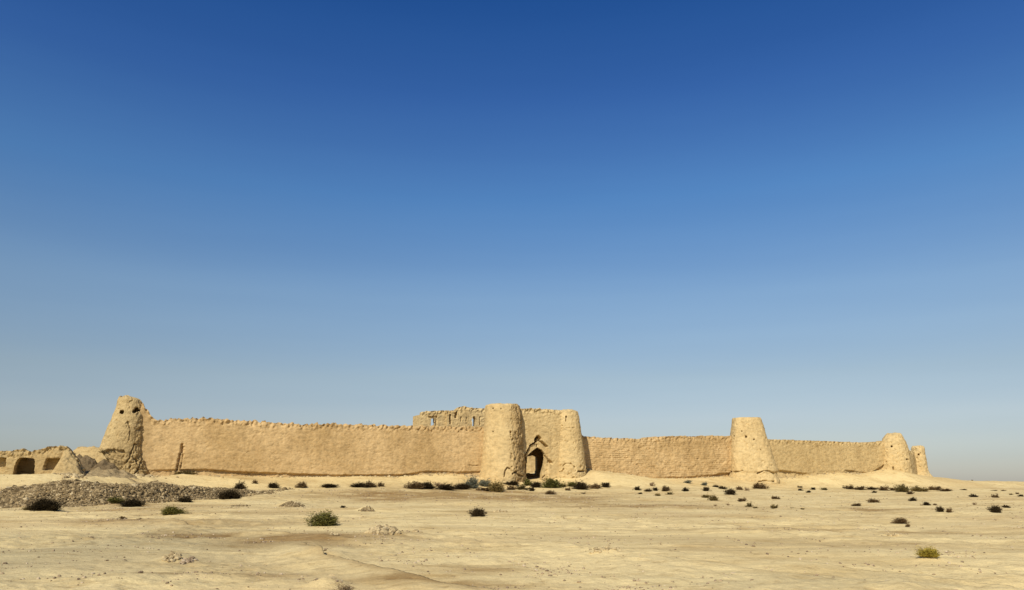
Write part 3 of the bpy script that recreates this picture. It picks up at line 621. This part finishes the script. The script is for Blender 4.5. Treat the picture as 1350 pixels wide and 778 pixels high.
# clod heaps one can count
def clods(px, py, wpx, hpx, cnt, smin, smax, mat, label, name='clod_heap', hh=None):
    p = ground_hit(px, py); rx = wpx/2/1030*p[1]; ry = max(rx*1.2, .4)
    a = rng.uniform(0, 6.28, cnt); q = np.sqrt(rng.uniform(0, 1, cnt))*rng.uniform(.6, 1, cnt); x = p[0] + rx*q*np.cos(a); y = p[1] + ry*q*np.sin(a)
    hgt = (hpx/1030*p[1]) if hh is None else hh
    z = gz(x, y) + hgt*.4*(1 - q**2)*rng.uniform(0, 1, cnt)
    o = stones(name, np.stack([x, y, z], -1), rng.uniform(smin, smax, cnt), mat, .3); tag(o, label, 'clods', kind='stuff'); return o
clods(385, 668, 34, 8, 1100, .06, .2, M_STONE, 'low brown gravel mound below the left wall, nearer than the dark shrub row', 'gravel_mound')
clods(316, 667, 28, 3, 160, .05, .14, M_STONE, 'thin streak of brown gravel left of the round gravel mound', 'gravel_streak')
clods(484, 674, 24, 3, 200, .04, .12, M_STONE, 'flat grey gravel hump right of the tiny dark tuft', 'gravel_mound')
clods(505, 706, 42, 9, 150, .05, .26, M_CLOD, 'heap of pale clods right of the large green shrub')
clods(550, 703, 12, 5, 14, .08, .26, M_CLOD, 'small cluster of clods at the right end of the pale clod heap')
clods(228, 733, 26, 5, 45, .03, .13, M_CLOD, 'scatter of clods at lower left, beside a darker crumb patch')
clods(247, 737, 14, 4, 60, .03, .12, M_PEBBLE, 'dark brown crumb patch at lower left')
clods(440, 711, 14, 4, 26, .05, .16, M_CLOD, 'little ring of clods just below the large green shrub')
clods(800, 727, 60, 8, 60, .03, .12, M_CLOD, 'sparse clods on a low pale hump at lower centre right')
clods(660, 675, 22, 4, 60, .05, .18, M_CLOD, 'clods drifted beside the dark shrub in mid plain')
clods(440, 763, 20, 4, 24, .03, .10, M_CLOD, 'clods around the dry brush at the bottom edge')
clods(455, 739, 14, 3, 16, .03, .09, M_PEBBLE, 'dark clods along the top of the sand ledge')
clods(1175, 706, 16, 2, 20, .04, .12, M_CLOD, 'few clods left of the bright yellow-green shrub, far behind it')
# broken lumps at the foot of the left tower
for cx_, cy_, ww, lab in ((181, 624, 44, 'fallen lumps piled at the foot of the left corner tower'), (96, 627, 26, 'crumbled lumps at the right foot of the ruined house')):
    Yk = YL - 3.6 if cx_ > 150 else YR - 1.6; p = at(cx_, cy_, Yk); cnt = 160; x = p[0] + rng.normal(0, ww/2/1030*Yk*.55, cnt); y = Yk + rng.normal(0, .6, cnt)
    o = stones('fallen_lumps', np.stack([x, y, gz(x, y)], -1), rng.uniform(.12, .5, cnt), M_CLOD, .3); tag(o, lab, 'rubble', kind='stuff')

# slumped lumps along the foot of the walls
cnt = 2600; s_ = rng.uniform(sx(205), sx(1160), cnt); q = ss(-.15, .35, perlin(np.stack([s_*.22, s_*0, s_*0 + 8], -1))); kp = rng.uniform(0, 1, cnt) < (.15 + q)*np.where(np.abs(s_ - sx(700)) < 6, 0, 1); s_ = s_[kp]
d_ = .15 + np.abs(rng.normal(0, .55, len(s_))); x, y = w_of(s_, d_)
o = stones('fallen_lumps', np.stack([x, y, gz(x, y)], -1), .07 + .30*rng.uniform(0, 1, len(s_))**2.2, M_CLOD, .35); tag(o, 'crumbled mud lumps lying along the foot of the long walls', 'rubble', kind='stuff')
# ------------------------------------------------------------------ shrubs
def shrub_mesh(kind, seed, n, spread, leaf, lean=(0, 0), core=True):
    """unit shrub: width about 1, height about 1, foot at the origin; tufts of leaf blades on many twigs"""
    g = np.random.default_rng(seed); nb = max(16, n//24); V = []; Q = []; tips = []
    for i in range(nb):
        az = g.uniform(0, 6.28); el = math.asin(g.uniform(.02, 1)**.75); rl = g.uniform(.72, 1.02)
        lob = .80 + .26*math.sin(az*3 + seed)*math.cos(el) + .16*math.sin(az*5 + el*6 + seed*2) + g.uniform(-.16, .16)
        t = np.array([math.cos(az)*math.cos(el)*.5, math.sin(az)*math.cos(el)*.5, math.sin(el)*.95 + .06])*rl*lob
        tips.append((t, np.array([g.uniform(-.06, .06), g.uniform(-.06, .06), 0])))
    per = n//nb
    for t, b in tips:
        f = (g.uniform(.05, 1.0, per)**.6)[:, None]*np.where(g.uniform(0, 1, (per, 1)) > .9, 1.22, 1); c = b + (t - b)*f + g.normal(0, spread, (per, 3)); c[:, 2] = np.abs(c[:, 2])*.98 + .01
        d = (t - b)/np.linalg.norm(t - b) + g.normal(0, .55, (per, 3)); d /= np.linalg.norm(d, axis=1)[:, None]
        sd = np.cross(d, g.normal(size=(per, 3))); sd /= np.linalg.norm(sd, axis=1)[:, None]
        L = leaf*g.uniform(.6, 1.5, (per, 1)); Wd = L*.30
        q = np.stack([c - sd*Wd*.5, c + sd*Wd*.5, c + d*L + sd*Wd*.35, c + d*L - sd*Wd*.35], 1); V.append(q.reshape(-1, 3))
    V = np.concatenate(V); V[:, 2] = np.maximum(V[:, 2], -.02)
    V = V*np.array([.92, .92, .92]); Qi = np.arange(len(V)).reshape(-1, 4)
    # woody stems
    SV = []; SQ = []; b0 = 0
    for t, b in tips[::2][:40]:
        mid = b + (t - b)*.5 + g.normal(0, .02, 3); pts = [b, mid, t*.9]
        for kx, p in enumerate(pts):
            r_ = (.014, .009, .004)[kx]
            for q_ in range(3):
                a_ = q_*2.094; SV.append(p + np.array([math.cos(a_)*r_, math.sin(a_)*r_, 0]))
        for lv in range(2):
            for q_ in range(3): SQ.append((b0 + lv*3 + q_, b0 + lv*3 + (q_+1)%3, b0 + lv*3 + 3 + (q_+1)%3, b0 + lv*3 + 3 + q_))
        b0 += 9
    return V, Qi, np.array(SV), np.array(SQ)
PROTO = {}
def proto(kind, var, size):
    key = (kind, var, size)
    if key not in PROTO:
        n = {'s': 1100, 'm': 3200, 'l': 10000}[size]; leaf = {'s': .13, 'm': .085, 'l': .055}[size]
        if kind in ('dry',): n = int(n*.35)
        if kind in ('grey', 'olive'): n = int(n*.9)
        if kind in ('dark',): n = int(n*1.7)
        V, Q, SV, SQ = shrub_mesh(kind, var*7 + len(PROTO)*3 + 1, n, {'dry': .05, 'dark': .045}.get(kind, .045), leaf*{'dark': .8}.get(kind, 1))
        fo = mesh_np('foliage', V, Q, None, LEAF[kind], None, False); st = mesh_np('stem', SV, SQ, None, M_WOOD, None, True)
        PROTO[key] = (fo.data, st.data); bpy.data.objects.remove(fo); bpy.data.objects.remove(st)
    return PROTO[key]
SHRUBS = [
 # px, base y, w, h, kind, label
 (58,674,52,20,'dark','large near-black shrub at the left foot of the rubble bank'),
 (39,673,20,6,'olive','low olive fringe plant left of the large near-black shrub'),
 (151,665,28,9,'green','dark green shrub at the bank foot, touching a blacker one on its right'),
 (174,668,36,13,'dark','black shrub at the bank foot below the left corner tower'),
 (244,662,22,9,'dark','small black shrub on the bank foot above the rounded green shrub'),
 (227,679,38,13,'green','rounded green shrub on open sand just below the rubble bank'),
 (162,685,11,6,'brown','small brown tuft on sand left of the rounded green shrub'),
 (184,686,10,3,'brown','flat brown tuft just right of the small brown tuft'),
 (240,635,38,7,'olive','low olive shrubs growing along the rubble bank top by the wall crack'),
 (302,659,40,15,'dark','wide black shrub at the right end of the rubble bank'),
 (316,647,21,14,'dark','dark rounded shrub just behind the wide black shrub'),
 (336,638,9,5,'brown','small brown tuft close under the left wall, right of the bank end'),
 (360,644,18,9,'dark','leaning dark shrub, first of the row right of the rubble bank'),
 (398,643,16,9,'brown','square brownish shrub, second of the row right of the rubble bank'),
 (434,643,27,6,'dark','low dark shrub, third of the row right of the rubble bank'),
 (474,643,28,7,'dark','long low dark shrub, fourth of the row, with a spiky neighbour'),
 (488,643,18,10,'brown','spiky brown-tipped shrub, fifth of the row before the left wall'),
 (452,671,9,4,'dark','tiny dark tuft on bare sand above and right of the large green shrub'),
 (427,695,44,22,'green','large feathery green shrub standing alone in the left foreground'),
 (502,642,11,6,'brown','small brown shrub at the right end of the left row'),
 (547,645,22,8,'brown','brownish shrub at the left end of the gate shrub belt'),
 (562,645,22,9,'dark','dark domed shrub near the left end of the gate shrub belt'),
 (578,642,14,6,'dry','dry straw-coloured shrub behind the dark band left of the gate'),
 (588,646,24,7,'dark','low dark shrub in the band left of the grey-blue bush'),
 (609,645,20,8,'dark','dark shrub touching the left side of the grey-blue bush'),
 (622,644,19,13,'grey','pale grey-blue bush below the left gate tower'),
 (638,641,16,8,'grey','smaller grey shrub just right of the pale grey-blue bush'),
 (638,647,16,4,'brown','low brown shrub in front of the smaller grey shrub'),
 (630,683,25,14,'dark','dark compact shrub alone in the middle of the plain'),
 (655,648,21,12,'olive','tall olive shrub directly below the left gate tower'),
 (674,639,17,5,'dark','flat dark shrub on the sand close to the left gate tower'),
 (674,646,12,5,'brown','small brown shrub right of the tall olive shrub'),
 (688,646,14,6,'olive','small olive shrub in front of the gate, left of a dark knot'),
 (695,640,12,7,'green','fresh green tuft directly below the arched gate'),
 (701,647,8,5,'dark','dark knot-like tuft in front of the arched gate'),
 (707,643,13,7,'dark','dark shrub right of the fresh green tuft at the gate'),
 (727,644,26,11,'green','full dark green shrub right below the gate arch'),
 (725,652,17,6,'brown','isolated brown cushion shrub in front of the full green shrub'),
 (742,642,10,4,'olive','thin olive tuft between two green shrubs right of the gate'),
 (755,641,16,6,'green','green shrub below the right gate tower'),
 (766,645,20,9,'dark','dark rounded shrub below the right gate tower'),
 (785,644,15,6,'brown','brown shrub right of the dark one below the right gate tower'),
 (798,643,12,6,'dark','dark shrub at the right end of the gate shrub belt'),
 (749,647,7,3,'brown','tiny brown tuft in front of the green shrub by the right gate tower'),
 (769,652,9,3,'dry','dry flat tuft below the gate shrub belt on its right'),
 (840,647,10,7,'dark','round dark shrub at the left end of the group before the right wall'),
 (854,648,10,5,'dark','second shrub of the group before the right wall'),
 (864,647,9,6,'dark','third shrub of the group before the right wall'),
 (860,641,10,7,'dry','twiggy dry bush standing behind the group before the right wall'),
 (878,648,14,8,'brown','spiky brown shrub at the right of the group before the right wall'),
 (844,652,8,3,'dark','small flat tuft in front of the round dark shrub'),
 (867,655,10,4,'olive','small olive tuft in front of the group before the right wall'),
 (883,652,11,4,'olive','slanting olive tuft in front of the spiky brown shrub'),
 (904,648,11,7,'dark','lone round dark shrub midway along the right wall'),
 (907,637,12,5,'grey','pale faded bush close under the middle of the right wall'),
 (929,640,9,6,'grey','faded greenish bush behind the dark shrub left of the flared tower'),
 (931,648,12,7,'dark','dark shrub with dry sprigs on its left, left of the flared tower'),
 (931,657,14,5,'olive','upper half of a slanting olive pair before the flared tower'),
 (941,661,14,8,'olive','lower and fuller half of the slanting olive pair'),
 (944,643,12,4,'dark','thin dark shrub on the slope left of the flared tower'),
 (953,645,12,5,'dark','thin dark shrub touching the black rounded one'),
 (963,653,18,10,'dark','black rounded shrub in front of the flared tower, left of it'),
 (975,646,10,6,'brown','brown shrub just right of the black rounded shrub'),
 (984,647,8,7,'dry','dry twiggy tuft below the left edge of the flared tower'),
 (979,662,15,5,'brown','upper piece of a zigzag line of brown tufts'),
 (988,669,10,7,'olive','middle piece of the zigzag line of brown tufts'),
 (996,671,8,4,'olive','lowest piece at the right of the zigzag line'),
 (960,667,6,4,'dry','tiny dry tuft left of the zigzag line of tufts'),
 (943,668,6,3,'dry','tiny dry tuft below the slanting olive pair'),
 (1001,645,22,9,'brown','broad brown shrub directly below the flared tower'),
 (1022,658,13,5,'brown','spiky low tuft below and right of the flared tower'),
 (1021,672,13,6,'olive','olive cushion tuft further down from the spiky low tuft'),
 (1017,677,9,3,'dry','dry flattened tuft under the olive cushion'),
 (1054,643,9,2.4,'brown','flat brown tuft at the foot of the far right wall slope'),
 (1055,648,7,3.4,'dark','small dark tuft just below the flat brown tuft'),
 (1066,650,7,4,'dark','small dark tuft, lowest of the four right of the flared tower'),
 (1072,646,8,4,'dark','small dark tuft, upper right of the four right of the flared tower'),
 (1087,646,11,4,'olive','low olive tuft halfway between the flared tower and the right corner'),
 (1045,671,9,2.2,'olive','flat pale tuft right of the olive cushion'),
 (1058,673,7,2.4,'olive','small flat tuft at the right of the flat pale tuft'),
 (1129,667,15,5,'brown','arched brown shrub on the right slope, left and lower of two'),
 (1152,663,18,6,'brown','arched brown shrub on the right slope, right and upper of two'),
 (1120,645,14,4,'brown','first shrub at the left of the long line under the right corner'),
 (1134,646,15,4.5,'brown','second shrub of the long line under the right corner'),
 (1150,646,16,3.6,'brown','third and flattest shrub of the long line under the right corner'),
 (1166,647,13,5,'brown','fourth shrub of the long line under the right corner'),
 (1153,650,6,3,'dark','tiny tuft just below the long line under the right corner'),
 (1178,647,12,4,'brown','fifth shrub of the long line under the right corner'),
 (1190,649,18,9,'olive','tallest olive shrub of the long line under the right corner tower'),
 (1200,652,8,4,'brown','low clump at the right toe of the tallest olive shrub'),
 (1209,648,13,7,'olive','olive shrub right of the tallest one in the long line'),
 (1219,648,11,4.5,'olive','low olive shrub below the farthest tower'),
 (1229,647,9,4,'brown','brown low shrub right below the farthest tower'),
 (1236,647,9,5,'brown','pointed brown shrub at the edge of the fortress mound'),
 (1247,648,15,3.4,'brown','last flat shrub at the right end of the long line'),
 (1204,662,12,7,'dark','dark round shrub, uppermost of the diagonal chain on the right'),
 (1222,666,12,6,'dark','dark shrub, second of the diagonal chain on the right'),
 (1240,677,12,9,'dark','black round shrub, lowest of the diagonal chain on the right'),
 (1252,677,10,6,'brown','brown shrub touching the lowest shrub of the diagonal chain'),
 (1233,668,6,3,'brown','tiny tuft between the second and lowest of the diagonal chain'),
 (1215,668,6,3,'dry','tiny dry tuft left of the second shrub of the diagonal chain'),
 (1271,646,10,2,'brown','flat streak-like shrub right of the fortress mound'),
 (1284,656,11,6,'dark','dark leaning shrub on the far right plain, left of two'),
 (1313,657,12,5,'brown','brown shrub on the far right plain, right of two'),
 (1311,647,10,1.8,'brown','thin distant shrub streak at the far right'),
 (1323,648,8,1.8,'brown','second thin distant shrub streak at the far right'),
 (1333,653,6,2.4,'olive','faint olive tuft near the right edge'),
 (1341,652,6,2.4,'brown','small brown tuft near the right edge, left of the last one'),
 (1346,655,9,3.4,'dark','dark tuft cut by the right edge'),
 (1313,677,19,12,'dark','big black round shrub on the right plain'),
 (1327,670,10,5,'dark','smaller dark tuft at the upper right of the big black round shrub'),
 (1285,666,8,4.5,'dry','dry twiggy tuft below the dark leaning shrub'),
 (1188,690,22,9,'brown','domed brown shrub with a trailing tip, above the yellow-green one'),
 (1197,695,7,5,'brown','small clump hanging below the domed brown shrub'),
 (1225,732,34,14,'lime','bright yellow-green shrub in the right foreground'),
 (1282,635,3,2,'brown','speck-like shrub on the skyline, left of two'),
 (1303,635.5,7,2.4,'brown','low shrub on the skyline, right of two'),
 (455,784,34,16,'dry','dry brown brush cut by the bottom edge'),
]
cnt = {}
for i, (px, py, w_, h_, kind, lab) in enumerate(SHRUBS):
    p = ground_hit(px, py) if py > 636 else at(px, py, 150 if px > 1200 else 84.)
    dist = p[1]; belt = 1.32 if (540 < px < 810 and py < 650) or (1110 < px < 1260 and py < 653) else 1.0
    wm = w_/1030*dist*1.06*belt; hm = h_/1030*dist*1.05*belt
    size = 'l' if w_*h_ > 350 else ('m' if w_*h_ > 90 else 's')
    cnt[kind] = cnt.get(kind, 0) + 1; fo, st = proto(kind, cnt[kind] % 3, size)
    z0 = float(gz(np.array([p[0]]), np.array([p[1]]))[0])
    if py <= 636: z0 = float(gz(np.array([p[0]]), np.array([p[1]]))[0])
    root = empty('desert_shrub', (p[0], p[1], z0 - .04*hm)); root.rotation_euler = (0, 0, 0)
    root.scale = (wm, min(max(wm*.75, hm*.6), wm), hm)
    tag(root, lab, 'shrub', 'shrubs scattered over the desert plain')
    a = bpy.data.objects.new('foliage', fo); COL.objects.link(a); a.parent = root
    a.rotation_euler = (0, 0, (i*2.4) % 6.28)
    if size != 's':
        b = bpy.data.objects.new('stem', st); COL.objects.link(b); b.parent = root; b.rotation_euler = a.rotation_euler

# ------------------------------------------------------------------ light and sky
SUN_AZ = (-.38, -.925); EL = R(39)
sd = bpy.data.lights.new('sun', 'SUN'); sd.energy = 5.0; sd.angle = R(.53); sd.color = (1, .93, .80)
so = bpy.data.objects.new('sun', sd); COL.objects.link(so)
import mathutils
v = mathutils.Vector((SUN_AZ[0]*math.cos(EL), SUN_AZ[1]*math.cos(EL), math.sin(EL))); so.rotation_euler = v.to_track_quat('Z', 'Y').to_euler(); so.location = (0, -20, 60)
wd = bpy.data.worlds.new('World'); scene.world = wd; wd.use_nodes = True; nt = wd.node_tree; bg = nt.nodes['Background']
sky = nt.nodes.new('ShaderNodeTexSky'); sky.sky_type = 'NISHITA'; sky.sun_disc = False; sky.sun_elevation = EL; sky.sun_rotation = math.atan2(SUN_AZ[0], SUN_AZ[1])
sky.air_density = 1.0; sky.dust_density = .6; sky.ozone_density = 1.5; sky.altitude = 600
tc = nt.nodes.new('ShaderNodeTexCoord'); sp_ = nt.nodes.new('ShaderNodeSeparateXYZ'); nt.links.new(tc.outputs['Generated'], sp_.inputs[0])
rp_ = nt.nodes.new('ShaderNodeValToRGB'); nt.links.new(sp_.outputs['Z'], rp_.inputs[0])
_f = lambda *c: tuple(q/1.3 for q in c)
GRAD = [(0, _f(.60, .60, .69)), (.031, _f(.65, .635, .71)), (.08, _f(.84, .76, .76)), (.132, _f(.92, .84, .78)), (.234, _f(.91, .98, 1.0)), (.359, _f(.58, .93, 1.2)), (.475, _f(.34, .68, 1.15)), (.59, _f(.17, .54, 1.07)), (.68, _f(.30, .45, .72)), (1, _f(.36, .40, .46))]  # stops above the view are greyed to take blue out of the shadows
e = rp_.color_ramp.elements
while len(e) < len(GRAD): e.new(.5)
for i, (p_, c_) in enumerate(GRAD): e[i].position = p_; e[i].color = (*c_, 1)
hz_m = nt.nodes.new('ShaderNodeMapping'); hz_m.inputs['Scale'].default_value = (1.2, 1.2, 14); nt.links.new(tc.outputs['Generated'], hz_m.inputs[0])
hz_n = nt.nodes.new('ShaderNodeTexNoise'); hz_n.inputs['Scale'].default_value = 1.5; hz_n.inputs['Detail'].default_value = 4; nt.links.new(hz_m.outputs[0], hz_n.inputs[0])
hz_r = nt.nodes.new('ShaderNodeValToRGB'); nt.links.new(hz_n.outputs[0], hz_r.inputs[0]); hz_r.color_ramp.elements[0].position = .3; hz_r.color_ramp.elements[0].color = (.94, .955, .975, 1); hz_r.color_ramp.elements[1].position = .7
hz_x = nt.nodes.new('ShaderNodeMixRGB'); hz_x.blend_type = 'MULTIPLY'; hz_x.inputs[0].default_value = 1; nt.links.new(rp_.outputs[0], hz_x.inputs[1]); nt.links.new(hz_r.outputs[0], hz_x.inputs[2])
mx = nt.nodes.new('ShaderNodeMixRGB'); mx.blend_type = 'MULTIPLY'; mx.inputs[0].default_value = 1
nt.links.new(sky.outputs[0], mx.inputs[1]); nt.links.new(hz_x.outputs[0], mx.inputs[2]); nt.links.new(mx.outputs[0], bg.inputs['Color']); bg.inputs['Strength'].default_value = .13

scene.view_settings.view_transform = 'Standard'; scene.view_settings.look = 'None'; scene.view_settings.exposure = 0
scene.cycles.max_bounces = 5
